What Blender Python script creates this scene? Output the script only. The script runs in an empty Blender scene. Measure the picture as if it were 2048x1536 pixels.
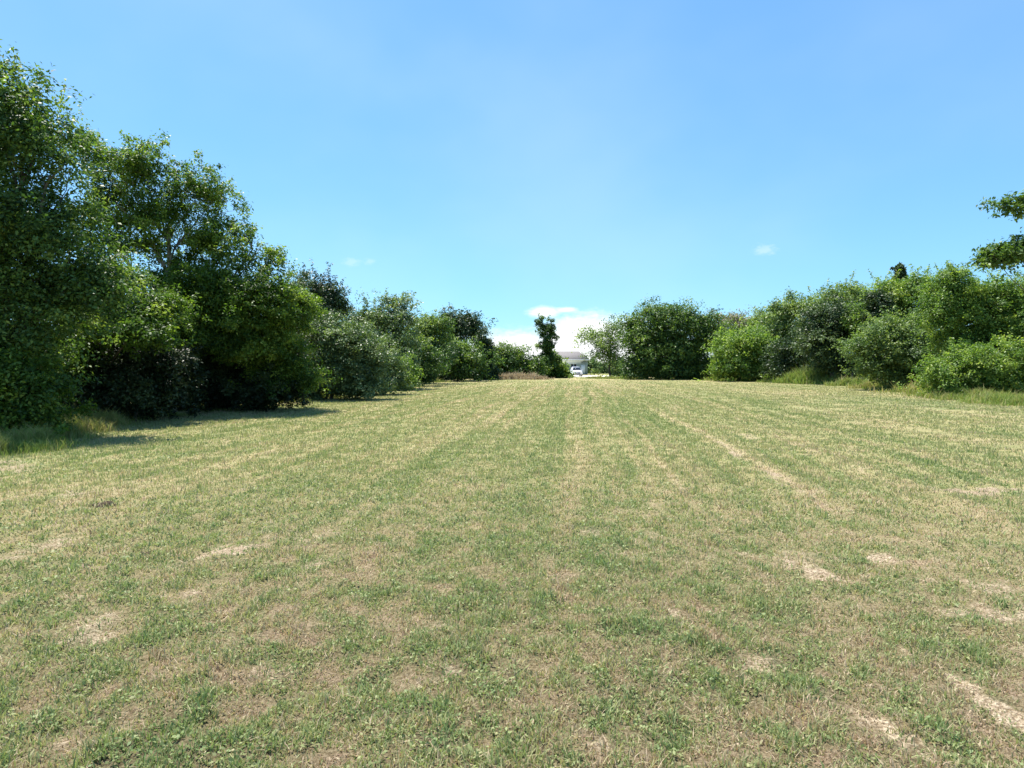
import bpy, math, random
import numpy as np
R = math.radians
rng = np.random.default_rng(11)
random.seed(11)
scn = bpy.context.scene
col = scn.collection

# ------------------------------------------------------------------ camera
FPX, CX, CY = 1252.0, 1024.0, 768.0
EYE = 1.6
PITCH = math.atan(33 / FPX)
cam_d = bpy.data.cameras.new('camera')
cam_d.sensor_width = 36
cam_d.lens = 36 * FPX / 2048
cam_d.clip_start = 0.05
cam_d.clip_end = 6000
cam = bpy.data.objects.new('camera', cam_d)
col.objects.link(cam)
cam.location = (0, 0, EYE)
cam.rotation_euler = (math.pi / 2 - PITCH, 0, 0)
scn.camera = cam
cp, sp = math.cos(PITCH), math.sin(PITCH)


def at(px, py, D):
    """world point seen at a photo pixel, D metres down the field"""
    x, u = (px - CX) / FPX, (CY - py) / FPX
    k = D / (cp + u * sp)
    return np.array([x * k, D, EYE + k * (u * cp - sp)])


def ground_D(py):
    u = (CY - py) / FPX
    return EYE * (cp + u * sp) / -(u * cp - sp)


def on_ground(px, py):
    p = at(px, py, ground_D(py))
    return p[0], p[1]


# ------------------------------------------------------------------ light and sky
SUN_EL, SUN_AZ = R(69), R(-42)          # high, ahead and to the left of the camera
sd = bpy.data.lights.new('sun', 'SUN')
sd.energy = 5.0
sd.angle = R(0.53)
sd.color = (1.0, 0.95, 0.86)
sun = bpy.data.objects.new('sun', sd)
col.objects.link(sun)
sun.rotation_euler = (-(math.pi / 2 - SUN_EL), 0, -SUN_AZ)
sun.location = (0, 0, 60)


class NT:
    """small helper for node trees"""
    def __init__(s, tree):
        s.t = tree
        tree.nodes.clear()

    def n(s, typ, **kw):
        nd = s.t.nodes.new(typ)
        for k, v in kw.items():
            if isinstance(k, str) and hasattr(nd, k):
                setattr(nd, k, v)
        return nd

    def put(s, sock, v):
        if isinstance(v, bpy.types.NodeSocket):
            s.t.links.new(v, sock)
        elif v is not None:
            sock.default_value = v

    def math(s, op, a, b=None, c=None, clamp=False):
        nd = s.n('ShaderNodeMath', operation=op, use_clamp=clamp)
        s.put(nd.inputs[0], a); s.put(nd.inputs[1], b); s.put(nd.inputs[2], c)
        return nd.outputs[0]

    def noise(s, vec, scale, detail=3, rough=0.55):
        nd = s.n('ShaderNodeTexNoise')
        if vec is not None: s.put(nd.inputs['Vector'], vec)
        nd.inputs['Scale'].default_value = scale
        nd.inputs['Detail'].default_value = detail
        nd.inputs['Roughness'].default_value = rough
        return nd.outputs['Fac']

    def ramp(s, fac, stops):
        nd = s.n('ShaderNodeValToRGB')
        el = nd.color_ramp.elements
        while len(el) < len(stops): el.new(0.5)
        for e, (p, c) in zip(el, stops):
            e.position = p; e.color = (*c, 1)
        s.put(nd.inputs[0], fac)
        return nd.outputs[0]

    def mix(s, fac, a, b, mode='MIX'):
        nd = s.n('ShaderNodeMix', data_type='RGBA', blend_type=mode)
        s.put(nd.inputs[0], fac)
        for k, v in ((6, a), (7, b)):
            s.put(nd.inputs[k], (*v, 1) if isinstance(v, tuple) and len(v) == 3 else v)
        return nd.outputs[2]

    def smooth(s, v, lo, hi):
        nd = s.n('ShaderNodeMapRange', interpolation_type='SMOOTHSTEP', clamp=True)
        s.put(nd.inputs[0], v)
        nd.inputs[1].default_value, nd.inputs[2].default_value = lo, hi
        return nd.outputs[0]


world = bpy.data.worlds.new('World')
scn.world = world
world.use_nodes = True
w = NT(world.node_tree)
sky = w.n('ShaderNodeTexSky', sky_type='NISHITA')
sky.sun_disc = False
sky.sun_elevation = SUN_EL
sky.sun_rotation = SUN_AZ
sky.altitude = 50
sky.air_density = 1.0
sky.dust_density = 0.35
sky.ozone_density = 2.2
gen = w.n('ShaderNodeTexCoord').outputs['Generated']
sep = w.n('ShaderNodeSeparateXYZ'); w.put(sep.inputs[0], gen)
ys = w.math('MAXIMUM', sep.outputs[1], 0.05)
U = w.math('DIVIDE', sep.outputs[0], ys)
V = w.math('DIVIDE', sep.outputs[2], ys)
cmb = w.n('ShaderNodeCombineXYZ'); w.put(cmb.inputs[0], U); w.put(cmb.inputs[1], w.math('MULTIPLY', V, 2.2))
nz = w.math('SUBTRACT', w.noise(cmb.outputs[0], 34, 5, 0.6), 0.5)
nzb = w.math('SUBTRACT', w.noise(cmb.outputs[0], 95, 4, 0.6), 0.5)


def cloud(u0, v0, ru, rv, amp, rag, lo=1.45, hi=0.2, fine=0.6):
    a = w.math('DIVIDE', w.math('SUBTRACT', U, u0), ru)
    b = w.math('DIVIDE', w.math('SUBTRACT', V, v0), rv)
    d = w.math('SQRT', w.math('ADD', w.math('MULTIPLY', a, a), w.math('MULTIPLY', b, b)))
    d = w.math('ADD', d, w.math('MULTIPLY', nz, rag))
    d = w.math('ADD', d, w.math('MULTIPLY', nzb, rag * fine))
    return w.math('MULTIPLY', w.smooth(d, lo, hi), amp)


masks = [cloud(0.052, 0.088, 0.026, 0.0085, 1.0, 0.9),
         cloud(0.085, 0.092, 0.020, 0.0045, 0.8, 0.9),
         cloud(0.125, 0.048, 0.080, 0.034, 1.5, 0.8),
         cloud(0.015, 0.018, 0.110, 0.036, 1.5, 0.7),
         cloud(0.16, 0.012, 0.16, 0.045, 1.5, 0.6),
         cloud(-0.255, 0.168, 0.012, 0.0065, 0.16, 1.2, 1.5, 0.0, 2.2),
         cloud(-0.226, 0.168, 0.009, 0.005, 0.14, 1.2, 1.5, 0.0, 2.2),
         cloud(0.402, 0.187, 0.018, 0.007, 0.22, 1.2, 1.5, 0.0, 2.2)]
m = masks[0]
for k in masks[1:]:
    m = w.math('MAXIMUM', m, k)
front = w.math('GREATER_THAN', sep.outputs[1], 0.06)
m = w.math('MULTIPLY', m, front)
# thin high veil, streaky
cs = w.n('ShaderNodeMapping'); w.put(cs.inputs[0], gen)
cs.inputs['Scale'].default_value = (1.2, 1.2, 2.0); cs.inputs['Rotation'].default_value = (0.3, 0.5, 0.7)
veil = w.math('MULTIPLY', w.smooth(w.noise(cs.outputs[0], 1.6, 4, 0.5), 0.40, 0.80), 0.12)
gm = w.n('ShaderNodeGamma'); w.put(gm.inputs[0], sky.outputs[0]); gm.inputs[1].default_value = 0.65
tint = w.mix(1.0, gm.outputs[0], (0.735, 1.257, 1.643), 'MULTIPLY')
c1 = w.mix(veil, tint, (5.0, 5.6, 6.0))
c2 = w.mix(m, c1, (5.6, 5.7, 5.8))
bg = w.n('ShaderNodeBackground')
w.put(bg.inputs[0], c2)
bg.inputs[1].default_value = 0.10
wo = w.n('ShaderNodeOutputWorld')
w.t.links.new(bg.outputs[0], wo.inputs[0])

scn.view_settings.view_transform = 'Standard'
scn.view_settings.look = 'None'
scn.view_settings.exposure = 1.2
scn.view_settings.gamma = 1.0
scn.cycles.max_bounces = 6
scn.cycles.transmission_bounces = 4
scn.cycles.diffuse_bounces = 3
scn.cycles.sample_clamp_indirect = 4


# ------------------------------------------------------------------ materials
def material(name, build, double=True):
    mt = bpy.data.materials.new(name)
    mt.use_nodes = True
    t = NT(mt.node_tree)
    sh = build(t)
    out = t.n('ShaderNodeOutputMaterial')
    t.t.links.new(sh, out.inputs[0])
    return mt


def attr(t, name):
    return t.n('ShaderNodeAttribute', attribute_name=name).outputs['Fac']


def principled(t, color, rough=0.6, spec=0.3, bump=None, bstr=0.3, bdist=0.02, metal=0.0):
    b = t.n('ShaderNodeBsdfPrincipled')
    t.put(b.inputs['Base Color'], (*color, 1) if isinstance(color, tuple) else color)
    t.put(b.inputs['Roughness'], rough)
    b.inputs['Specular IOR Level'].default_value = spec
    b.inputs['Metallic'].default_value = metal
    if bump is not None:
        bn = t.n('ShaderNodeBump')
        bn.inputs['Strength'].default_value = bstr
        bn.inputs['Distance'].default_value = bdist
        t.put(bn.inputs['Height'], bump)
        t.put(b.inputs['Normal'], bn.outputs[0])
    return b.outputs[0]


def leaf_mat(name, stops, trans=0.38, rough=0.5, spec=0.3, tmul=(1.25, 1.35, 0.55)):
    def build(t):
        c = t.ramp(attr(t, 'tone'), stops)
        p = principled(t, c, rough, spec)
        tr = t.n('ShaderNodeBsdfTranslucent')
        t.put(tr.inputs[0], t.mix(1.0, c, tmul, 'MULTIPLY'))
        mx = t.n('ShaderNodeMixShader'); mx.inputs[0].default_value = trans
        t.t.links.new(p, mx.inputs[1]); t.t.links.new(tr.outputs[0], mx.inputs[2])
        return mx.outputs[0]
    return material(name, build)


LEAF = {
    'bright': leaf_mat('leaf_bright', [(0, (0.030, 0.070, 0.014)), (0.5, (0.088, 0.158, 0.026)), (0.8, (0.19, 0.275, 0.045)), (1, (0.30, 0.37, 0.07))], 0.40),
    'mid': leaf_mat('leaf_mid', [(0, (0.026, 0.060, 0.018)), (0.5, (0.074, 0.138, 0.034)), (0.8, (0.16, 0.24, 0.055)), (1, (0.26, 0.33, 0.085))], 0.36),
    'vine': leaf_mat('leaf_vine', [(0, (0.038, 0.070, 0.030)), (0.5, (0.105, 0.165, 0.062)), (1, (0.28, 0.35, 0.16))], 0.28, 0.45, 0.35),
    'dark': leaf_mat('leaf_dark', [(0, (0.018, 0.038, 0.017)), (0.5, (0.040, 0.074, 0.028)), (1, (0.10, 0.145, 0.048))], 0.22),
    'shade': leaf_mat('leaf_painted_shade', [(0, (0.010, 0.020, 0.008)), (0.5, (0.022, 0.040, 0.014)), (1, (0.06, 0.085, 0.028))], 0.12),  # near-black leaves: shade under the canopies put into their colour
    'far': leaf_mat('leaf_far', [(0, (0.052, 0.100, 0.036)), (0.5, (0.125, 0.195, 0.062)), (1, (0.27, 0.34, 0.11))], 0.36),
    'dusky': leaf_mat('leaf_dusky', [(0, (0.12, 0.12, 0.085)), (0.6, (0.19, 0.19, 0.125)), (1, (0.27, 0.25, 0.16))], 0.25),
    'fresh': leaf_mat('leaf_sunlit', [(0, (0.048, 0.105, 0.024)), (0.5, (0.118, 0.200, 0.042)), (0.8, (0.21, 0.30, 0.06)), (1, (0.33, 0.40, 0.09))], 0.40),  # brighter leaf variant for the right side, sunlit look put into the colour
    'lime': leaf_mat('leaf_lime', [(0, (0.07, 0.14, 0.028)), (0.5, (0.145, 0.235, 0.046)), (1, (0.30, 0.39, 0.08))], 0.42),
}


def bark_build(c1, c2):
    def build(t):
        tc = t.n('ShaderNodeTexCoord').outputs['Object']
        mp = t.n('ShaderNodeMapping'); t.put(mp.inputs[0], tc); mp.inputs['Scale'].default_value = (9, 9, 1.6)
        f = t.noise(mp.outputs[0], 3.0, 5, 0.65)
        return principled(t, t.mix(f, c1, c2), 0.9, 0.15, f, 0.6, 0.03)
    return build


BARK = material('bark_brown', bark_build((0.07, 0.055, 0.04), (0.19, 0.16, 0.125)))
BARK_PALE = material('bark_pale', bark_build((0.14, 0.125, 0.10), (0.34, 0.31, 0.26)))
BARK_DEAD = material('bark_dead', bark_build((0.30, 0.29, 0.27), (0.48, 0.46, 0.43)))

GRASS_STOPS = [(0.0, (0.190, 0.262, 0.108)), (0.28, (0.255, 0.296, 0.125)), (0.52, (0.335, 0.345, 0.168)),
               (0.72, (0.45, 0.380, 0.245)), (0.88, (0.55, 0.425, 0.305)), (1.0, (0.29, 0.195, 0.135))]
GRASS = leaf_mat('grass_blade', GRASS_STOPS, 0.36, 0.55, 0.22, (1.1, 1.15, 0.75))
WEED = leaf_mat('tall_grass_blade', [(0, (0.14, 0.23, 0.05)), (0.4, (0.23, 0.30, 0.075)), (0.7, (0.36, 0.34, 0.14)), (1, (0.46, 0.37, 0.22))], 0.36, 0.55, 0.2, (1.1, 1.15, 0.7))
DRY = leaf_mat('dry_grass_blade', [(0, (0.13, 0.085, 0.045)), (0.5, (0.26, 0.185, 0.11)), (1, (0.46, 0.38, 0.26))], 0.25, 0.7, 0.1, (1, 0.95, 0.8))


def field_build(t):
    pos = t.n('ShaderNodeNewGeometry').outputs['Position']
    dry, bare = attr(t, 'dry'), attr(t, 'bare')
    n1 = t.noise(pos, 55, 4, 0.7)
    n2 = t.noise(pos, 9, 5, 0.65)
    n3 = t.noise(pos, 1.6, 5, 0.6)
    f = t.math('ADD', dry, t.math('MULTIPLY', t.math('SUBTRACT', n1, 0.5), 0.55))
    f = t.math('ADD', f, t.math('MULTIPLY', t.math('SUBTRACT', n2, 0.5), 0.5))
    f = t.math('ADD', f, t.math('MULTIPLY', t.math('SUBTRACT', n3, 0.5), 0.25), None, True)
    g = t.ramp(f, [(0.0, (0.19, 0.235, 0.10)), (0.3, (0.28, 0.30, 0.135)), (0.55, (0.37, 0.345, 0.17)),
                   (0.8, (0.47, 0.395, 0.235)), (1.0, (0.50, 0.38, 0.26))])
    g = t.mix(t.math('MULTIPLY', attr(t, 'soil'), 0.74), g, t.mix(n2, (0.065, 0.048, 0.034), (0.23, 0.165, 0.115)))  # browner near the camera: shade between tufts put into the ground colour
    soil = t.ramp(t.math('ADD', t.math('MULTIPLY', n1, 0.6), t.math('MULTIPLY', n2, 0.5)),
                  [(0.25, (0.15, 0.105, 0.07)), (0.5, (0.36, 0.28, 0.19)), (0.72, (0.56, 0.47, 0.34))])
    c = t.mix(t.smooth(t.math('ADD', bare, t.math('MULTIPLY', t.math('SUBTRACT', n2, 0.5), 0.6)), 0.3, 0.75), g, soil)
    c = t.mix(t.smooth(n1, 0.62, 0.38), c, t.mix(1.0, c, (0.5, 0.46, 0.42), 'MULTIPLY'))  # fine dark specks: shaded gaps between blades painted into the colour
    h = t.math('ADD', n1, t.math('MULTIPLY', n2, 1.5))
    return principled(t, c, 0.92, 0.1, h, 0.9, 0.03)


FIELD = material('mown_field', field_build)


# ------------------------------------------------------------------ mesh helpers
def obj(name, verts, faces, mat, parent=None, loc=None, tone=None, smooth=False, extra=None):
    """ONE mesh object out of numpy arrays; faces is an (n,k) array or a list of such arrays"""
    if isinstance(faces, np.ndarray): faces = [faces]
    verts = np.asarray(verts, np.float32)
    me = bpy.data.meshes.new(name)
    me.vertices.add(len(verts))
    me.vertices.foreach_set('co', verts.ravel())
    idx = np.concatenate([f.ravel() for f in faces]).astype(np.int32)
    tot = np.concatenate([np.full(len(f), f.shape[1], np.int32) for f in faces])
    start = np.concatenate([[0], np.cumsum(tot)[:-1]]).astype(np.int32)
    me.loops.add(len(idx))
    me.loops.foreach_set('vertex_index', idx)
    me.polygons.add(len(tot))
    me.polygons.foreach_set('loop_start', start)
    if smooth:
        me.polygons.foreach_set('use_smooth', np.ones(len(tot), bool))
    if tone is not None:
        a = me.attributes.new('tone', 'FLOAT', 'FACE')
        a.data.foreach_set('value', np.asarray(tone, np.float32))
    for k, v in (extra or {}).items():
        a = me.attributes.new(k, 'FLOAT', 'POINT')
        a.data.foreach_set('value', np.asarray(v, np.float32))
    me.update(calc_edges=True)
    me.materials.append(mat)
    o = bpy.data.objects.new(name, me)
    col.objects.link(o)
    if parent is not None: o.parent = parent
    if loc is not None: o.location = loc
    return o


def tag(o, label=None, cat=None, group=None, kind=None):
    for k, v in (('label', label), ('category', cat), ('group', group), ('kind', kind)):
        if v: o[k] = v
    return o


def thing(name, label, cat, loc, group=None, rz=0):
    o = bpy.data.objects.new(name, None)
    o.empty_display_size = 0.3
    col.objects.link(o)
    o.location = loc
    o.rotation_euler.z = rz
    return tag(o, label, cat, group)


def unit(v):
    return v / np.maximum(np.linalg.norm(v, axis=-1, keepdims=True), 1e-9)


def tube(pts, radii, n=7):
    pts = np.asarray(pts, float); radii = np.asarray(radii, float)
    d = unit(np.gradient(pts, axis=0))
    ref = np.where(np.abs(d[:, 2:3]) > 0.9, np.array([[1., 0, 0]]), np.array([[0, 0, 1.]]))
    a = unit(np.cross(d, ref)); b = np.cross(d, a)
    th = np.linspace(0, 2 * np.pi, n, endpoint=False)
    v = pts[:, None] + radii[:, None, None] * (np.cos(th)[None, :, None] * a[:, None] + np.sin(th)[None, :, None] * b[:, None])
    v = v.reshape(-1, 3)
    i = np.arange(len(pts) - 1)[:, None] * n
    j = np.arange(n)[None]
    k = (j + 1) % n
    f = np.stack([i + j, i + k, i + n + k, i + n + j], -1).reshape(-1, 4)
    return v, f


def join(parts):
    vs, fs, o = [], [], 0
    for v, f in parts:
        vs.append(v); fs.append(f + o); o += len(v)
    return np.concatenate(vs), np.concatenate(fs)


def bent(p0, p1, n=6, sag=0.12, up=0.0):
    p0, p1 = np.asarray(p0, float), np.asarray(p1, float)
    L = np.linalg.norm(p1 - p0)
    t = np.linspace(0, 1, n)[:, None]
    w_ = rng.normal(0, sag * L, 3); w2 = rng.normal(0, sag * 0.5 * L, 3)
    w_[2] = abs(w_[2]) * 0.4 + up * L
    return p0 + (p1 - p0) * t + w_ * np.sin(np.pi * t) * 0.5 + w2 * np.sin(2 * np.pi * t) * 0.4


def leaves(pos, size, outward, tone, wide=0.5, upb=0.95):
    """one folded pointed leaf per position"""
    n = len(pos)
    nr = unit(rng.normal(0, 0.75, (n, 3)) + np.array([0, 0, upb]) + outward * 0.5)
    ax = unit(np.cross(nr, rng.normal(0, 1, (n, 3))))
    ax[:, 2] -= 0.35
    ax = unit(ax)
    sd_ = unit(np.cross(nr, ax)); nr = np.cross(ax, sd_)
    L = (size * rng.uniform(0.65, 1.3, n))[:, None]
    W = L * wide * rng.uniform(0.8, 1.15, (n, 1))
    v = np.empty((n, 4, 3))
    v[:, 0] = pos
    v[:, 1] = pos + ax * L * 0.45 + sd_ * W * 0.5 + nr * L * 0.1
    v[:, 2] = pos + ax * L
    v[:, 3] = pos + ax * L * 0.45 - sd_ * W * 0.5 + nr * L * 0.1
    f = np.arange(n * 4).reshape(n, 4)
    return v.reshape(-1, 3), f, tone


# ------------------------------------------------------------------ value noise
def _hash(ix, iy, s):
    h = (ix.astype(np.int64) * 374761393 + iy.astype(np.int64) * 668265263 + s * 974634777) & 0xffffffff
    h = ((h ^ (h >> 13)) * 1274126177) & 0xffffffff
    return ((h ^ (h >> 16)) & 0xffff) / 65535.0


def vnoise(x, y, s=0):
    ix, iy = np.floor(x), np.floor(y)
    fx, fy = x - ix, y - iy
    fx, fy = fx * fx * (3 - 2 * fx), fy * fy * (3 - 2 * fy)
    a, b = _hash(ix, iy, s), _hash(ix + 1, iy, s)
    c, d = _hash(ix, iy + 1, s), _hash(ix + 1, iy + 1, s)
    return (a + (b - a) * fx) * (1 - fy) + (c + (d - c) * fx) * fy


def fbm(x, y, s=0, o=4, g=0.55):
    t, a, n = 0, 1, 0
    for k in range(o):
        t = t + a * vnoise(x * 2 ** k + 17.3 * k, y * 2 ** k - 9.1 * k, s + k); n += a; a *= g
    return t / n


# ------------------------------------------------------------------ the field
TH = math.atan((1150 - CX) / FPX)            # the mower ran towards the gap
ct, st = math.cos(TH), math.sin(TH)

# sandy scuffs: photo spot, half width across / along the mower's way, turn, strength
SCUFFS = []
for px, py, ra, rl, turn, amt in [
        (440, 1106, 0.22, 0.26, 0.3, 1.2), (1610, 1133, 0.20, 0.28, -0.55, 1.1), (1755, 1112, 0.14, 0.17, -0.3, .9),
        (1990, 980, 0.55, 0.28, 0.2, .95), (1960, 985, 0.35, 0.22, 0.2, .8), (1545, 950, 0.10, 0.85, 0.18, .95),
        (1470, 908, 0.11, 0.9, 0.12, .8), (1950, 1375, 0.06, 0.40, -0.25, .95), (2040, 1440, 0.05, 0.22, -0.4, .9),
        (1990, 1180, 0.22, 0.2, -0.4, .6), (20, 935, 0.9, 0.5, 0.6, 0.6), (150, 985, 0.4, 0.3, 0.3, .7), (90, 1090, 0.2, 0.35, .2, .6),
        (640, 1120, 0.15, 0.3, 0.2, .55), (190, 1250, 0.16, 0.22, .2, .6), (520, 1340, 0.14, 0.2, 0, .55),
        (900, 1340, 0.2, 0.2, 0, .5), (1180, 1500, 0.25, 0.12, 0.2, .55), (880, 1260, 0.2, 0.15, 0, .45), (100, 1480, 0.1, 0.22, .1, .4),
        (250, 1450, 0.08, 0.2, 0.1, .35), (1530, 1330, 0.1, 0.16, -.3, .6), (1750, 940, 0.4, 0.35, 0, .5), (1490, 872, 0.35, 0.5, 0, .55),
        (1040, 770, 3.0, 4.0, 0, .35), (1350, 1120, 0.2, 0.25, 0, .4), (1260, 1110, .2, .2, 0, .45), (1680, 1400, .12, .15, -.3, .5)]:
    x, y = on_ground(px, py)
    SCUFFS.append((x, y, ra, rl, turn, amt))


def gp(*pts):
    return [on_ground(*p) for p in pts]


# worn wheel lines of the mower: path, half width, how straw coloured, how bare
TRACKS = [(gp((1660, 1030), (1590, 975), (1480, 905), (1390, 862), (1320, 829)), 0.15, 0.34, 0.95),
          (gp((2047, 1215), (1880, 1160), (1740, 1105), (1580, 1010)), 0.12, 0.22, 0.5),
          (gp((2060, 1440), (1960, 1385), (1830, 1310), (1700, 1180)), 0.06, 0.28, 0.5),
          (gp((0, 1500), (120, 1445), (300, 1340), (480, 1200)), 0.07, 0.20, 0.2),
          (gp((60, 1110), (240, 1010), (420, 940), (700, 850)), 0.14, 0.22, 0.45),
          (gp((1185, 1000), (1195, 880), (1192, 800), (1180, 775)), 0.14, 0.18, 0.1),
          (gp((760, 960), (900, 880), (1040, 805), (1090, 780)), 0.16, 0.20, 0.1),
          (gp((1900, 985), (1990, 975), (2060, 985)), 0.16, 0.35, 0.8)]


def field_attrs(x, y):
    a = x * ct - y * st
    l = x * st + y * ct
    wob = (fbm(l * 0.12, a * 0.2, 5, 2) - 0.5) * 0.9
    stripe = fbm((a + wob) * 1.5, l * 0.035, 21, 3) - 0.5
    fine = fbm((a + wob) * 4.5, l * 0.10, 31, 2) - 0.5
    streak = fbm((a + wob) * 9.0, l * 0.16, 35, 2) - 0.5
    big = fbm(x * 0.16, y * 0.13, 41, 3) - 0.5
    patch = fbm(x * 1.15, y * 0.95, 51, 4, 0.6) - 0.5
    clump = fbm(x * 4.2, y * 3.8, 61, 3, 0.65) - 0.5
    r = np.hypot(x, y)
    near = np.clip((9 - r) / 7, 0, 1)
    tuft = fbm(x * 9, y * 8, 65, 2, 0.6) - 0.5
    dry = 0.44 + stripe * (0.30 - 0.16 * near) + fine * (0.40 - 0.24 * near) + streak * 0.30 * (1 - near) + big * 0.16 + patch * 0.26 + clump * (0.40 + 0.8 * near) + tuft * (0.3 + 0.8 * near)
    dry = dry + 0.05 * np.clip((r - 12) / 30, 0, 1)
    bare = np.zeros_like(x)
    for tr_ in TRACKS:
        d = np.full(len(x), 9.0)
        for (x0, y0), (x1, y1) in zip(tr_[0][:-1], tr_[0][1:]):
            ux_, uy_ = x1 - x0, y1 - y0
            t = np.clip(((x - x0) * ux_ + (y - y0) * uy_) / (ux_ ** 2 + uy_ ** 2), 0, 1)
            d = np.minimum(d, np.hypot(x - x0 - t * ux_, y - y0 - t * uy_))
        nn = fbm(x * 2.3, y * 1.2, 77, 3, 0.65)
        k = np.clip(1.5 - d / tr_[1] - (nn - 0.5) * 2.2, 0, 1)
        dry = dry + tr_[2] * 0.5 * k
        bare = np.maximum(bare, tr_[3] * 0.8 * k * np.clip((nn - 0.47) * 5, 0, 1))
    rag = (fbm(x * 5, y * 5, 71, 4, 0.75) - 0.5) * 2.6
    for sx, sy, ra, rl, turn, amt in SCUFFS:
        dx, dy = x - sx, y - sy
        th = TH + turn
        u = (dx * math.cos(th) - dy * math.sin(th)) / ra
        v = (dx * math.sin(th) + dy * math.cos(th)) / rl
        d = np.sqrt(u * u + v * v) + rag
        bare = np.maximum(bare, amt * np.clip((1.4 - d) / 1.1, 0, 1))
    scat = fbm(x * 1.7, y * 1.5, 81, 4, 0.65)
    bare = np.maximum(bare, np.clip((scat - 0.63) / 0.1, 0, 1) * 0.6 * (0.35 + near))
    return np.clip(dry, 0, 1), bare


def field_z(x, y):
    r = np.hypot(x, y)
    k = np.clip(1.6 - r / 60, 0.15, 1)
    a = x * ct - y * st
    l = x * st + y * ct
    return k * ((fbm(x * 1.3, y * 1.3, 91, 3) - 0.5) * 0.07 + (fbm(x * 6.5, y * 6.5, 95, 2) - 0.5) * 0.05
                + (fbm(a * 1.6, l * 0.05, 97, 2) - 0.5) * 0.06)


gx = np.concatenate([-np.geomspace(1800, 9, 60), np.linspace(-8.9, 8.9, 330), np.geomspace(9, 1800, 60)])
gy = np.concatenate([np.linspace(-60, 0.4, 40), 0.5 + np.linspace(0, 1, 420) ** 2.2 * 60, np.geomspace(61.5, 2400, 60)])
X, Y = np.meshgrid(gx, gy)
xf, yf = X.ravel(), Y.ravel()
dry, bare = field_attrs(xf, yf)
zf = field_z(xf, yf)
nx_, ny_ = len(gx), len(gy)
i = np.arange(ny_ - 1)[:, None] * nx_ + np.arange(nx_ - 1)[None]
ff = np.stack([i, i + 1, i + nx_ + 1, i + nx_], -1).reshape(-1, 4)
fo = obj('field', np.stack([xf, yf, zf], -1), ff, FIELD, smooth=True, extra={'dry': dry, 'bare': bare, 'soil': np.clip((11 - np.hypot(xf, yf)) / 8, 0, 1)})  # 'soil' only weights the painted tuft shade, rising towards the camera
tag(fo, kind='structure')


def blades(x, y, z, h, wd, tone, lean=0.55, seg=True):
    n = len(x)
    az = rng.uniform(0, 2 * np.pi, n)
    la = np.abs(rng.normal(0, lean, n)).clip(0, 1.35)
    d = np.stack([np.cos(az) * np.sin(la), np.sin(az) * np.sin(la), np.cos(la)], -1)
    fa = rng.uniform(0, np.pi, n)
    s = np.stack([np.cos(fa), np.sin(fa), np.zeros(n)], -1) * (wd * 0.5)[:, None]
    p = np.stack([x, y, z], -1)
    hh = h[:, None]
    if seg:
        v = np.empty((n, 5, 3))
        v[:, 0], v[:, 1] = p - s, p + s
        m_ = p + d * hh * 0.55
        v[:, 2], v[:, 3] = m_ - s * 0.75, m_ + s * 0.75
        d2 = unit(d + np.stack([np.cos(az), np.sin(az), -0.35 * np.ones(n)], -1) * 0.55)
        v[:, 4] = m_ + d2 * hh * 0.5
        b = np.arange(n)[:, None] * 5
        f = (b[:, None] + np.array([[0, 1, 3], [0, 3, 2], [2, 3, 4]])[None]).reshape(-1, 3)
        return v.reshape(-1, 3), f, np.repeat(tone, 3)
    v = np.empty((n, 3, 3))
    v[:, 0], v[:, 1], v[:, 2] = p - s, p + s, p + d * hh
    return v.reshape(-1, 3), np.arange(n * 3).reshape(n, 3), tone


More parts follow.
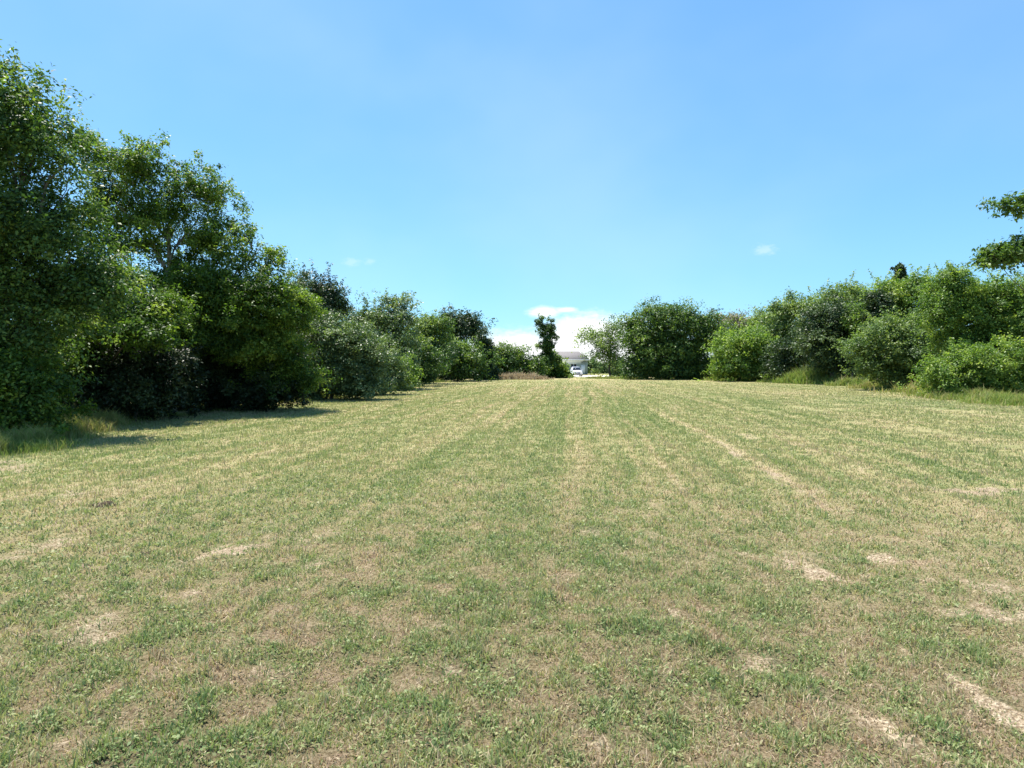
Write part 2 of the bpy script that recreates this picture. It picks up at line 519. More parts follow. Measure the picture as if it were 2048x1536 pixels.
def build_grass():
    dens0, D0, p = 9500.0, 3.4, 1.72
    D1, D2, half = 1.35, 90.0, R(47)
    gr = np.linspace(D1, D2, 4000)
    pdf = gr * np.minimum(1, (D0 / gr) ** p)
    cdf = np.cumsum(pdf); tot = cdf[-1] * (gr[1] - gr[0]) * 2 * half * dens0
    n = int(tot)
    r = np.interp(rng.uniform(0, 1, n), cdf / cdf[-1], gr)
    th = rng.uniform(-half, half, n)
    x, y = r * np.sin(th), r * np.cos(th)
    dry, bare = field_attrs(x, y)
    keep = rng.uniform(0, 1, n) > bare * 0.82
    keep &= (x > -14) & (x < 30) & (rng.uniform(0, 1, len(x)) < np.clip((90 - r) / 62, 0, 1))
    x, y, r, dry, bare = x[keep], y[keep], r[keep], dry[keep], bare[keep]
    n = len(x)
    tone = np.clip(dry + rng.normal(0, 1, n) * 0.27 * np.clip(11 / r, 0.16, 1) + 0.07 * np.clip((r - 10) / 20, 0, 1), 0, 0.93 + 0.07 * (r < 9))
    tuft = fbm(x * 7, y * 7, 101, 2)
    gap = fbm(x * 13, y * 13, 105, 2, 0.6)
    k = rng.uniform(0, 1, n) < np.where(r < 9, np.clip((gap - 0.24) * 5, 0.15, 1), 1)
    x, y, r, dry, bare, tone, tuft = x[k], y[k], r[k], dry[k], bare[k], tone[k], tuft[k]
    n = len(x)
    green = 1 - dry
    h = (0.012 + 0.023 * green + 0.09 * np.clip(tuft - 0.42, 0, 1)) * rng.uniform(0.55, 1.35, n) * (1 - 0.5 * bare)
    far = np.maximum(1, r / 4.0)
    h *= far ** 0.25
    wd = rng.uniform(0.0035, 0.0078, n) * far ** 0.85
    z = field_z(x, y)
    nr = r < 9
    A = blades(x[nr], y[nr], z[nr], h[nr], wd[nr], tone[nr], 0.6, True)
    B = blades(x[~nr], y[~nr], z[~nr], h[~nr], wd[~nr], tone[~nr], 0.5, False)
    # dead clippings lying flat
    n = 60000
    r = np.interp(rng.uniform(0, 1, n), cdf / cdf[-1], gr); r = r[r < 14]; n = len(r)
    th = rng.uniform(-half, half, n)
    x, y = r * np.sin(th), r * np.cos(th)
    C = blades(x, y, field_z(x, y) + rng.uniform(0.004, 0.022, n), rng.uniform(0.03, 0.07, n) * np.maximum(1, r / 4) ** 0.4,
               rng.uniform(0.002, 0.004, n) * np.maximum(1, r / 4) ** 0.8, rng.uniform(0.7, 1, n), 1.35, False)
    # low broad leaved weeds in the green clumps
    n = 260000
    r = np.interp(rng.uniform(0, 1, n), cdf / cdf[-1], gr)
    th = rng.uniform(-half, half, n)
    x, y = r * np.sin(th), r * np.cos(th)
    dry, bare = field_attrs(x, y)
    k = (r < 13) & (dry < 0.40) & (rng.uniform(0, 1, n) < 0.9) & (bare < 0.3)
    x, y, r, dry = x[k], y[k], r[k], dry[k]
    pos = np.stack([x, y, field_z(x, y) + rng.uniform(0.005, 0.034, len(x))], -1)
    Dv = leaves(pos, 0.020 * np.maximum(1, r / 4) ** 0.7, np.zeros_like(pos), np.clip(0.10 + dry * 0.7 + rng.normal(0, 0.12, len(x)), 0, 1), 0.6, 0.9)
    parts = [A, B, C, Dv]
    vs, fs, ts, o = [], [], [], 0
    for v, f, t in parts:
        vs.append(v); fs.append(f + o); ts.append(t); o += len(v)
    print('grass faces', sum(len(f) for f in fs))
    g = obj('grass', np.concatenate(vs), fs, GRASS, tone=np.concatenate(ts))
    tag(g, 'short mown patchy green and straw coloured grass covering the field', 'grass', kind='stuff')


build_grass()


def grass_strip(name, label, cat, spots, mat, kind='stuff'):
    """rough uncut grass; spots: (px, py base, half width m, half depth m, height m, blades, tone)"""
    P = []
    for px, py, hw, hd, ht, n, tn in spots:
        x0, y0 = on_ground(px, py)
        u = rng.normal(0, 0.5, n).clip(-1.2, 1.2); v = rng.normal(0, 0.5, n).clip(-1.2, 1.2)
        x, y = x0 + u * hw, y0 + v * hd
        nn = fbm(x * 2.2, y * 2.2, 7, 3)
        k = rng.uniform(0, 1, n) < np.clip((nn - 0.25) * 2.2, 0.05, 1)
        x, y, nn, u, v = x[k], y[k], nn[k], u[k], v[k]
        h = ht * (0.1 + 1.3 * nn) * (rng.uniform(0.25, 1.0, len(x)) ** 0.8 + 0.35 * (rng.uniform(0, 1, len(x)) > 0.93)) * (1.05 - 0.5 * (u * u + v * v).clip(0, 1))
        wd = rng.uniform(0.5, 1.1, len(x)) * max(0.010, 0.0011 * y0)
        P.append(blades(x, y, field_z(x, y), h, wd, np.clip(tn + (nn - 0.5) * 0.8 + rng.normal(0, 0.2, len(x)), 0, 1), 0.28, True))
    vs, fs, ts, o = [], [], [], 0
    for a, f, t in P:
        vs.append(a); fs.append(f + o); ts.append(t); o += len(a)
    g = obj(name, np.concatenate(vs), fs, mat, tone=np.concatenate(ts))
    return tag(g, label, cat, kind=kind)


# ------------------------------------------------------------------ trees
NLEAF = 0


def crown_mesh(lobes, base, leaf, crad, fill=1.0, per=60, thin=0.0, shoots=0, band=0.45, flat=0.75):
    """lobes (centre, radii) split into flattened boughs, boughs into leaf sprays; thin leaves boughs out"""
    P, O, T = [], [], []
    for c, rad in lobes:
        ratio = max(1.5, (rad[0] * rad[1] * rad[2]) ** (1 / 3) / crad)
        nb = max(4, int(fill * 4.6 * ratio ** 1.8))
        dr = unit(rng.normal(0, 1, (nb, 3)))
        rr = rng.uniform(band ** 2.2, 1.0, nb) ** (1 / 2.2)
        bc = c + dr * rr[:, None] * rad * rng.uniform(0.82, 1.08, (nb, 1))
        if thin > 0:
            k = rng.uniform(0, 1, nb) > thin
            bc, dr = bc[k], dr[k]; nb = len(bc)
        bs = crad * rng.uniform(0.8, 1.9, nb)
        btone = np.clip(0.5 + rng.normal(0, 0.20, nb), 0, 1)
        # sprays inside a bough: a domed pad leaning outwards
        ns = np.maximum(3, (5.5 * (bs / crad) ** 2).astype(int))
        bi = np.repeat(np.arange(nb), ns)
        m = len(bi)
        so = rng.normal(0, 0.55, (m, 3))
        so[:, 2] = so[:, 2] * 0.62 - 0.22 * (so[:, 0] ** 2 + so[:, 1] ** 2)
        so += dr[bi] * rng.uniform(-0.2, 0.5, (m, 1)) * np.array([1, 1, 0.3])
        sc = bc[bi] + so * bs[bi][:, None]
        ss = crad * rng.uniform(0.35, 0.75, m)
        stone = np.clip(btone[bi] + rng.normal(0, 0.12, m), 0, 1)
        num = np.maximum(5, (per * 0.62 * rng.uniform(0.5, 1.4, m)).astype(int))
        rep = np.repeat(np.arange(m), num)
        n = len(rep)
        off = rng.normal(0, 0.6, (n, 3))
        off[:, 2] *= flat
        pos = sc[rep] + off * ss[rep][:, None]
        od = unit(dr[bi][rep] + off * 0.8)
        P.append(pos); O.append(od); T.append(np.clip(stone[rep] + rng.normal(0, 0.13, n), 0, 1))
        for _ in range(shoots):
            d = unit(np.array([rng.normal(0, 0.45), rng.normal(0, 0.45), 1.0]))
            p0 = c + unit(np.array([rng.normal(0, .6), rng.normal(0, .6), 0.9])) * rad * 0.95
            m_ = int(per * 0.8)
            t = rng.uniform(0, 1, m_)
            L = crad * rng.uniform(1.4, 2.8)
            P.append(p0 + d * (t * L)[:, None] + rng.normal(0, 0.12 * crad, (m_, 3)) * (1.2 - t)[:, None])
            O.append(np.tile(d, (m_, 1))); T.append(np.clip(rng.normal(0.72, 0.15, m_), 0, 1))
    P, O, T = np.concatenate(P), np.concatenate(O), np.concatenate(T)
    k = P[:, 2] > 0.03
    P, O, T = P[k], O[k], T[k]
    global NLEAF
    NLEAF += len(P)
    return leaves(P - base, np.full(len(P), leaf), O, T)


def tree(name, label, cat, D, px, lobes, mat, group=None, base_px=None, leafk=1.0, fill=1.0, per=55, thin=0.0,
         shoots=0, trunk_r=0.16, limb_parts=False, bark=None, deep=1.0, twigs=2, crad=None, fork=0.35, band=0.45, stems=1, upright=1.15):
    """a tree or shrub D metres down the field; lobes (px, py, rx, ry[, shift towards the back m]) are photo pixels"""
    bark = bark or BARK
    s = D / FPX
    leaf = max(0.10, 4.8 * s) * leafk
    crad = crad or max(0.30, 15 * s)
    L3 = []
    for lb in lobes:
        c = at(lb[0], lb[1], D + (lb[4] if len(lb) > 4 else 0))
        rx, rz = lb[2] * s, lb[3] * s
        L3.append((c, np.array([rx, (rx * 0.6 + rz * 0.4) * deep, rz])))
    bx = at(base_px if base_px is not None else px, 735, D)[0]
    base = np.array([bx, D, 0.0])
    root = thing(name, label, cat, base, group)
    v, f, t = crown_mesh(L3, base, leaf, crad, fill, per, thin, shoots, band=band)
    obj('crown' if 'tree' in name or name == 'cedar' else 'foliage', v, f, LEAF[mat], root, tone=t)
    htop = max(c[2] for c, _ in L3)
    cmean = np.mean([c for c, _ in L3], 0)
    lead = np.array([base[0] + (cmean[0] - base[0]) * 0.8, D + (cmean[1] - D) * 0.6, max(0.4, htop * 0.72)])
    fk = max(0.2, htop * fork * 0.8)
    tp = bent(base + [0, 0, -0.15], lead, 12, 0.05)
    trad = np.linspace(1.25, 0.35, 12) * trunk_r
    tr = [tube(tp - base, trad, 9)]
    limbs = []
    for c, rad in L3:
        tip = c + np.array([0, 0, rad[2] * 0.3])
        hd = np.hypot(tip[0] - base[0], tip[1] - base[1])
        zs = np.clip(tip[2] - upright * hd, fk, lead[2] * 0.95)
        i0 = int(np.argmin(np.abs(tp[:, 2] - zs)))
        pts = bent(tp[i0], tip, 8, 0.10, -0.06 if tip[2] > tp[i0][2] else 0.05)
        r0 = trad[i0] * random.uniform(0.45, 0.65)
        segs = [tube(pts - base, np.linspace(r0, r0 * 0.22, 8), 6)]
        for _ in range(twigs * 2):
            q = pts[random.randint(3, 7)]
            e = c + unit(rng.normal(0, 1, 3) + [0, 0, 0.6]) * rad * random.uniform(0.6, 0.95)
            segs.append(tube(bent(q, e, 5, 0.10, 0.03) - base, np.linspace(r0 * 0.36, r0 * 0.08, 5), 4))
        limbs.append(join(segs))
    for _ in range(stems - 1):
        b2 = base + np.array([random.uniform(-1, 1), random.uniform(-.5, .5), 0]) * trunk_r * 4
        tr.append(tube(bent(b2 + [0, 0, -0.1], lead + rng.normal(0, 0.12, 3) * htop * [1, 1, 0] - [0, 0, 0.25 * htop], 6, 0.06) - base, np.linspace(trunk_r * 0.7, trunk_r * 0.08, 6), 7))
    nm = 'trunk' if 'tree' in name or name == 'cedar' else 'stem'
    if limb_parts:
        v, f = join(tr); obj(nm, v, f, bark, root, smooth=True)
        for v, f in limbs: obj('limb', v, f, bark, root, smooth=True)
    else:
        v, f = join(tr + limbs); obj(nm, v, f, bark, root, smooth=True)
    return root


exec_trees = True
GL, GR = 'trees and bushes of the left hedgerow', 'trees and bushes of the right hedgerow'

# --- left side, near to far
tree('deciduous_tree', 'tallest dense dark leafy tree cut by the left picture edge', 'tree', 14.5, -80, [
    (-90, 240, 130, 130), (20, 225, 66, 86), (-20, 200, 70, 72), (75, 300, 62, 75), (100, 370, 50, 60), (-60, 430, 130, 120), (40, 440, 85, 95), (110, 470, 62, 85),
    (-40, 590, 130, 100), (60, 580, 85, 75), (150, 560, 75, 50), (195, 575, 40, 38), (120, 625, 70, 45), (20, 690, 85, 60)],
    'mid', GL, fill=0.85, per=66, trunk_r=0.24, crad=0.44, shoots=1, thin=0.05)
tree('deciduous_tree', 'airy leafy tree with sky gaps in its crown beside the tallest left tree', 'tree', 22, 345, [
    (192, 300, 36, 48), (232, 330, 62, 55), (290, 330, 48, 45), (190, 400, 45, 60), (260, 420, 70, 50), (330, 400, 45, 50), (392, 372, 48, 48),
    (425, 420, 50, 55), (370, 470, 65, 50), (455, 480, 50, 50), (505, 510, 38, 36), (530, 540, 25, 22), (300, 495, 60, 26), (215, 485, 45, 30)],
    'bright', GL, fill=0.52, per=50, thin=0.15, trunk_r=0.14, limb_parts=True, bark=BARK_PALE, twigs=4, shoots=2, fork=0.2, upright=1.7, leafk=1.05)
tree('shrub_tree', 'broad bright topped bushy tree with black shade beneath it', 'tree', 23.5, 470, [
    (375, 565, 66, 44, -1.2), (450, 582, 76, 50, -1.8), (530, 600, 60, 46, -1.8), (578, 612, 42, 48, -.6), (400, 640, 90, 50, -1.6), (500, 660, 80, 50, -1.8), (572, 672, 40, 52, -.8),
    (596, 735, 26, 46, -.6), (430, 610, 90, 60, 2.5), (545, 740, 34, 40, -.8)],
    'bright', GL, fill=0.95, per=60, trunk_r=0.10, shoots=1, stems=4)
tree('shrub_tree', 'dark foliage added as shade beneath the broad bright topped tree', 'tree', 23.2, 440, [
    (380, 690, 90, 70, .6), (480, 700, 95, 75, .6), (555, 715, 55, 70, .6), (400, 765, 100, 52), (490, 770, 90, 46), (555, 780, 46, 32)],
    'shade', GL, fill=1.0, per=60, trunk_r=0.15, stems=3)  # separate dark foliage, added to blacken the space under the canopy
tree('shrub_tree', 'low spreading bushy tree in deep shade between tall left trees', 'tree', 19, 230, [
    (220, 560, 45, 36, -1), (165, 640, 56, 32, -1.4), (262, 650, 66, 32, -1.6), (318, 612, 48, 45, -.5), (200, 600, 60, 40, 1.5), (120, 690, 50, 34, -1.2)],
    'bright', GL, fill=0.95, per=60, trunk_r=0.09, stems=3)
tree('shrub_tree', 'blackish foliage added for the darkest shade at the left tree feet', 'bush', 18.7, 250, [
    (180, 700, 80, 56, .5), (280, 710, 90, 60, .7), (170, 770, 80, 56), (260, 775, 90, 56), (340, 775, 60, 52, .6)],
    'shade', GL, fill=1.0, per=60, trunk_r=0.10, stems=4)  # added foliage, dark leaves standing in for shade around the trunks
tree('bush', 'sunlit small leaved bush at the far left edge under the tallest tree', 'bush', 13.6, 20, [
    (10, 750, 72, 55), (70, 770, 40, 50), (-40, 760, 70, 90), (40, 820, 62, 40), (-30, 840, 60, 50)],
    'bright', GL, fill=1.1, per=60, trunk_r=0.05, twigs=1, stems=3)
tree('deciduous_tree', 'dark round topped tree rising behind the vine covered mound', 'tree', 38, 640, [
    (622, 580, 34, 34), (652, 590, 34, 38), (640, 625, 42, 34), (672, 605, 20, 20), (600, 610, 30, 40), (640, 690, 50, 50)],
    'dark', GL, fill=0.85, per=55, trunk_r=0.18, shoots=2)
tree('bush', 'pale grey green vine covered mound with rounded shoulders', 'bush', 31, 660, [
    (630, 665, 50, 42), (685, 680, 50, 42), (725, 705, 38, 40), (650, 730, 70, 40), (620, 750, 40, 35), (720, 740, 45, 34), (640, 765, 70, 26), (715, 768, 44, 20)],
    'vine', GL, fill=1.1, per=60, trunk_r=0.08, stems=3)
tree('deciduous_tree', 'greyish leafy tree with flat top behind the vine covered mound', 'tree', 47, 765, [
    (780, 625, 32, 28), (740, 640, 38, 30), (705, 650, 26, 26), (800, 655, 28, 28), (760, 690, 52, 36), (790, 720, 40, 32), (720, 710, 44, 36)],
    'vine', GL, fill=1.0, per=52, trunk_r=0.15, shoots=2)
tree('bush', 'bright green bush standing out on the lawn edge at left', 'bush', 43, 788, [
    (768, 742, 24, 20), (796, 738, 20, 22), (812, 755, 14, 18), (780, 762, 24, 15)],
    'lime', GL, fill=1.1, per=52, trunk_r=0.07, twigs=1, stems=2)
tree('deciduous_tree', 'yellow green tree next to the flat topped dark trunked one', 'tree', 62, 850, [
    (848, 652, 26, 24), (872, 660, 24, 24), (830, 675, 26, 26), (860, 695, 34, 30), (835, 715, 28, 26), (880, 710, 20, 26)],
    'mid', GL, fill=1.0, per=52, trunk_r=0.16)
tree('deciduous_tree', 'dark flat topped tree with sky showing between its limbs', 'tree', 80, 922, [
    (905, 642, 18, 13), (930, 640, 22, 14), (948, 655, 15, 11), (925, 660, 28, 12), (905, 668, 16, 12)],
    'dark', GL, fill=0.95, per=52, thin=0.1, trunk_r=0.20, fork=0.55)
tree('bush', 'rounded green bush below the dark flat topped tree', 'bush', 72, 915, [
    (905, 700, 32, 24), (935, 705, 26, 24), (900, 730, 34, 22), (938, 732, 24, 20)],
    'mid', GL, fill=1.1, per=52, trunk_r=0.12)
tree('cedar', 'narrow blackish cedar left of the dry grass mound', 'tree', 82, 970, [
    (968, 688, 7, 12), (968, 706, 11, 14), (970, 728, 15, 18), (970, 746, 18, 12)],
    'dark', GL, fill=1.6, per=60, trunk_r=0.12, crad=0.5)
tree('bush', 'low light green bush behind the dry grass mound', 'bush', 92, 1010, [
    (998, 705, 20, 18), (1022, 714, 22, 18), (1048, 724, 20, 16), (1005, 735, 26, 14), (1045, 742, 24, 10), (1068, 730, 12, 14)],
    'mid', GL, fill=1.1, per=52, trunk_r=0.1, stems=3)

tree('bush', 'grey green bush filling the hedge beside the vine covered mound', 'bush', 37, 745, [
    (738, 690, 38, 36), (770, 715, 36, 36), (725, 735, 42, 34), (770, 755, 34, 20), (700, 750, 40, 24)],
    'vine', GL, fill=1.0, per=55, trunk_r=0.07, stems=3)
tree('bush', 'dense green bush just beyond the bright green lawn edge bush at left', 'bush', 54, 830, [
    (805, 700, 30, 30), (835, 705, 30, 28), (860, 725, 30, 22), (815, 735, 36, 20), (850, 745, 28, 12)],
    'mid', GL, fill=1.0, per=52, trunk_r=0.09, stems=3)

# --- the gap
tree('slender_tree', 'tall thin vine wrapped tree alone in the gap', 'tree', 95, 1090, [
    (1081, 643, 8, 9), (1097, 648, 12, 10), (1106, 660, 8, 12), (1087, 662, 12, 10), (1097, 675, 14, 10), (1088, 688, 9, 9), (1104, 691, 9, 6), (1092, 690, 13, 10), (1095, 702, 12, 10), (1083, 712, 12, 10),
    (1099, 716, 11, 12), (1092, 732, 17, 16), (1080, 742, 13, 11)],
    'mid', None, fill=0.34, per=32, thin=0.1, trunk_r=0.13, fork=0.5, shoots=2, crad=0.36, leafk=0.75, twigs=5)
tree('bush', 'olive bush hiding the left end of the house', 'bush', 97, 1118, [
    (1104, 722, 13, 18), (1114, 732, 11, 16), (1108, 745, 16, 9), (1125, 746, 8, 8)],
    'bright', None, fill=1.2, per=52, trunk_r=0.1, crad=0.7)

# --- right side, far to near
tree('far_tree', 'small distant tree seen past the right end of the house', 'tree', 165, 1186, [
    (1178, 733, 9, 10), (1194, 737, 10, 7), (1208, 738, 9, 7)],
    'far', None, fill=1.3, per=45, trunk_r=0.2, crad=1.2)
tree('deciduous_tree', 'pale airy tree leaning over the gap at right', 'tree', 98, 1222, [
    (1192, 672, 14, 13), (1212, 662, 16, 14), (1235, 655, 16, 16), (1202, 692, 16, 12), (1228, 690, 24, 20), (1216, 708, 14, 10), (1237, 720, 22, 20), (1236, 742, 22, 11)],
    'far', GR, fill=0.42, per=44, thin=0.1, trunk_r=0.16, stems=3, leafk=0.9)
tree('deciduous_tree', 'largest round dense tree right of the gap', 'tree', 84, 1335, [
    (1275, 650, 30, 24), (1310, 634, 34, 24), (1345, 632, 30, 26), (1385, 640, 30, 22), (1405, 662, 24, 30), (1300, 680, 50, 34), (1360, 685, 54, 38),
    (1400, 705, 28, 34), (1330, 725, 60, 30), (1275, 725, 26, 28), (1380, 735, 40, 20)],
    'mid', GR, fill=1.05, per=50, trunk_r=0.28)
tree('far_tree', 'dusky brownish tree top between the round tree and light bush', 'tree', 125, 1480, [
    (1440, 648, 26, 16), (1475, 640, 24, 16), (1505, 645, 24, 16), (1470, 675, 60, 26), (1520, 670, 30, 26)],
    'dusky', GR, fill=1.0, per=45, trunk_r=0.25)
tree('deciduous_tree', 'fresh green tree top behind the light green leafy bush', 'tree', 90, 1540, [
    (1515, 655, 30, 24), (1548, 640, 30, 26), (1540, 690, 46, 34), (1440, 675, 30, 26), (1475, 690, 40, 30)],
    'far', GR, fill=0.9, per=48, trunk_r=0.2)
tree('bush', 'light green leafy bush right beside the largest round tree', 'bush', 72, 1480, [
    (1462, 690, 32, 26), (1495, 685, 34, 26), (1530, 690, 26, 30), (1478, 725, 40, 30), (1515, 728, 26, 28), (1450, 740, 22, 18)],
    'lime', GR, fill=1.0, per=50, trunk_r=0.1, stems=3, shoots=3)
tree('deciduous_tree', 'green domed tree behind the slender dark shrub', 'tree', 82, 1590, [
    (1570, 620, 28, 24), (1600, 615, 26, 22), (1555, 655, 32, 30), (1600, 660, 44, 34), (1560, 700, 44, 34), (1615, 700, 40, 34)],
    'far', GR, fill=1.0, per=50, trunk_r=0.22, shoots=2)
tree('shrub', 'slender dark shrub with upright twigs on the lawn edge', 'bush', 66, 1575, [
    (1572, 690, 15, 20), (1582, 715, 18, 20), (1566, 730, 16, 20), (1580, 748, 18, 14)],
    'dark', GR, fill=0.95, per=45, trunk_r=0.07, stems=4, shoots=2)
tree('deciduous_tree', 'grey green tree with twiggy top behind the round dark tree', 'tree', 78, 1675, [
    (1660, 592, 24, 18), (1690, 588, 22, 20), (1720, 598, 24, 20), (1650, 620, 32, 26), (1700, 630, 44, 34), (1745, 630, 34, 34), (1690, 670, 60, 34)],
    'far', GR, fill=0.9, per=48, trunk_r=0.2, shoots=1)
tree('deciduous_tree', 'round blackish green tree behind the rail fence', 'tree', 60, 1665, [
    (1650, 640, 32, 30), (1685, 640, 34, 32), (1640, 680, 36, 34), (1690, 685, 38, 34), (1660, 715, 44, 22)],
    'dark', GR, fill=1.1, per=55, trunk_r=0.2)
tree('cedar', 'dark narrow cedar rising from the right hedgerow', 'tree', 56, 1757, [
    (1756, 596, 8, 10), (1756, 614, 14, 14), (1757, 635, 18, 18), (1760, 665, 24, 24)],
    'dark', GR, fill=1.4, per=55, trunk_r=0.13, crad=0.5)
tree('cedar', 'small pointed cedar tip highest on the right hedgerow', 'tree', 68, 1798, [
    (1798, 540, 4, 12), (1798, 556, 7, 13), (1798, 582, 11, 16), (1798, 615, 16, 26)],
    'dark', GR, fill=0.8, per=45, trunk_r=0.12, crad=0.2)
tree('deciduous_tree', 'leafy tree between the two cedars and the big right tree', 'tree', 58, 1840, [
    (1830, 580, 36, 28), (1785, 588, 32, 26), (1760, 600, 26, 26), (1735, 640, 40, 40), (1865, 580, 34, 28), (1810, 640, 50, 36), (1860, 640, 44, 40)],
    'fresh', GR, fill=0.95, per=50, trunk_r=0.18, shoots=3)
tree('shrub_tree', 'broad layered shrub with spreading branches over the lawn edge', 'tree', 44, 1800, [
    (1770, 665, 44, 26), (1820, 660, 48, 30), (1735, 700, 40, 24), (1790, 705, 60, 28), (1850, 700, 44, 34), (1745, 735, 36, 18), (1805, 745, 56, 22), (1860, 745, 34, 28)],
    'far', GR, fill=0.95, per=52, trunk_r=0.12, stems=4, shoots=3)
tree('deciduous_tree', 'big bright leafy tree with upright shoots at the right edge', 'tree', 37, 1960, [
    (1905, 572, 40, 34), (1955, 585, 44, 32), (2010, 592, 46, 34), (2060, 604, 46, 46), (1900, 625, 50, 40), (1960, 640, 64, 44), (2030, 640, 60, 50), (1920, 690, 50, 40), (2000, 700, 70, 44)],
    'fresh', GR, fill=0.95, per=52, trunk_r=0.22, shoots=4)
tree('bush', 'dense bush at the foot of the big bright right edge tree', 'bush', 33, 1990, [
    (1880, 755, 40, 30), (1930, 735, 44, 34), (1985, 725, 56, 36), (2045, 720, 50, 50), (1960, 770, 60, 26), (2030, 775, 56, 30), (2090, 750, 50, 50)],
    'fresh', GR, fill=0.95, per=55, trunk_r=0.08, stems=4, shoots=3)
tree('overhanging_tree', 'near tree outside the right edge reaching two leafy branches in', 'tree', 15, 2330, [
    (2042, 402, 34, 12), (2095, 392, 45, 22), (1986, 514, 26, 6), (2022, 496, 28, 10), (2070, 500, 40, 18), (2180, 390, 80, 60), (2190, 480, 70, 46), (2280, 330, 90, 90), (2340, 440, 110, 110)],
    'mid', None, fill=0.30, per=40, trunk_r=0.05, crad=0.2, band=0.2)

# low dark growth closing the hedgerows at the back
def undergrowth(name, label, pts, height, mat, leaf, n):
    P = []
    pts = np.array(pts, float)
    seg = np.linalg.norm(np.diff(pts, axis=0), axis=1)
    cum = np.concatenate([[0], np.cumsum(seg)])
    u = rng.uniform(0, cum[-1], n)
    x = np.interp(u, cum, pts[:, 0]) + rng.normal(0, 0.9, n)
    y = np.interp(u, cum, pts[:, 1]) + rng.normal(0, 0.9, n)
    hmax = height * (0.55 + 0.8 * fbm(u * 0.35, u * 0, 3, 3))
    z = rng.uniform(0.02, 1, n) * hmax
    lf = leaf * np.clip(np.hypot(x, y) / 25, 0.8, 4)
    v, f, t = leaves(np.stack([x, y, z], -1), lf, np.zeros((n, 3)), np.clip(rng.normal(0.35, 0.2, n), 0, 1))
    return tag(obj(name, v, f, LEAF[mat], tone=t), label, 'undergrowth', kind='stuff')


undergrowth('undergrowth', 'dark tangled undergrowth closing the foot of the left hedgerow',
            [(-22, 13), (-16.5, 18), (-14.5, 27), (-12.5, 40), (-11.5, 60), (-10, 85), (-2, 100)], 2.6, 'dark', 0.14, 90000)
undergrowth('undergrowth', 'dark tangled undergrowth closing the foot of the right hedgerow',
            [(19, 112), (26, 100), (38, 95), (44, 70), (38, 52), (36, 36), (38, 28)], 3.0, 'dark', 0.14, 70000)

open('/tmp/nleaf.txt', 'w').write(str(NLEAF)) if False else None

# ------------------------------------------------------------------ rough grass along the edges
sp_l = []
for px, py, hw, hd, ht, n, tn in [
        (10, 905, 0.9, 0.5, 0.50, 6000, 0.35), (60, 892, 0.8, 0.5, 0.55, 6000, 0.4), (105, 876, 0.8, 0.5, 0.55, 6000, 0.5), (150, 862, 0.8, 0.5, 0.55, 5000, 0.55),
        (200, 852, 0.8, 0.45, 0.55, 5000, 0.5), (60, 865, 0.9, 0.6, 0.8, 5000, 0.3), (140, 848, 0.9, 0.6, 0.7, 5000, 0.4), (250, 842, 0.8, 0.4, 0.4, 2500, 0.45), (300, 832, 1.2, 0.4, 0.35, 2500, 0.4), (400, 822, 1.4, 0.5, 0.35, 2500, 0.4), (480, 815, 1.4, 0.5, 0.35, 2500, 0.4),
        (560, 804, 1.2, 0.6, 0.6, 4000, 0.4), (620, 796, 1.4, 0.7, 0.65, 4000, 0.5), (690, 788, 1.6, 0.8, 0.65, 4000, 0.5), (745, 782, 1.4, 0.8, 0.6, 3000, 0.5),
        (850, 764, 2.4, 1.2, 0.8, 2500, 0.4), (800, 774, 1.5, 1, 0.5, 2000, .4)]:
    sp_l.append((px, py, hw, hd, ht, n, tn))
grass_strip('rough_grass', 'uncut weedy grass along the foot of the left hedgerow', 'grass', sp_l, WEED)
sp_r = [(1395, 757, 2.6, 1.2, 1.2, 3500, 0.25), (1430, 756, 2.4, 1.2, 1.3, 3500, 0.2), (1540, 762, 2.2, 1, 0.9, 2500, 0.3), (1610, 766, 2.0, 1.0, 1.76, 4500, 0.15), (1640, 767, 2.0, 1.0, 1.89, 4500, 0.12),
        (1680, 768, 2.0, 1.0, 1.0, 4000, 0.2), (1715, 771, 1.8, 1.0, 1.0, 4000, 0.25), (1760, 776, 1.6, 0.7, 0.8, 2500, 0.5), (1830, 784, 1.8, 0.7, 0.75, 2500, 0.5),
        (1890, 792, 1.4, 0.6, 0.75, 2500, 0.3), (1950, 799, 1.4, 0.6, 0.7, 2500, 0.35), (2020, 807, 1.4, 0.6, 0.65, 2500, 0.3), (2070, 811, 1.4, 0.6, 0.65, 2500, 0.3),
        (1260, 757, 3.5, 0.8, 0.5, 2500, 0.35), (1210, 756, 3, 0.8, 0.5, 2000, 0.4)]
sp_r += [(1460, 760, 2.4, 0.8, 0.8, 2000, 0.25), (1500, 761, 2.4, 0.8, 0.8, 2000, 0.3), (1570, 764, 2.0, 0.8, 1.0, 2500, 0.2), (1800, 780, 1.6, 0.6, 0.7, 2200, 0.3), (1860, 788, 1.5, 0.6, 0.7, 2200, 0.35), (1920, 796, 1.4, 0.6, 0.7, 2200, 0.3), (1985, 803, 1.4, 0.6, 0.65, 2200, 0.3)]
sp_r = [(a_, b_ + 1, c_ * 1.15, d_, e_ * 1.1, int(n_ * 1.3), t_ + 0.1) for a_, b_, c_, d_, e_, n_, t_ in sp_r]
grass_strip('rough_grass', 'tall light green grass along the foot of the right hedgerow', 'grass', sp_r, WEED)
grass_strip('dry_grass', 'mound of dead brown grass beyond the lawn left of the slender tree', 'grass',
            [(1000, 759, 2.2, 1.2, 1.1, 2500, 0.95), (1035, 759, 2.8, 1.2, 1.3, 3500, 1.0), (1070, 759, 2.0, 1.2, 1.1, 2500, 0.95),
             (880, 757, 2.2, 1.2, 0.7, 2500, 0.75), (860, 758, 1.6, 1.2, 0.6, 1500, 0.8)], DRY)


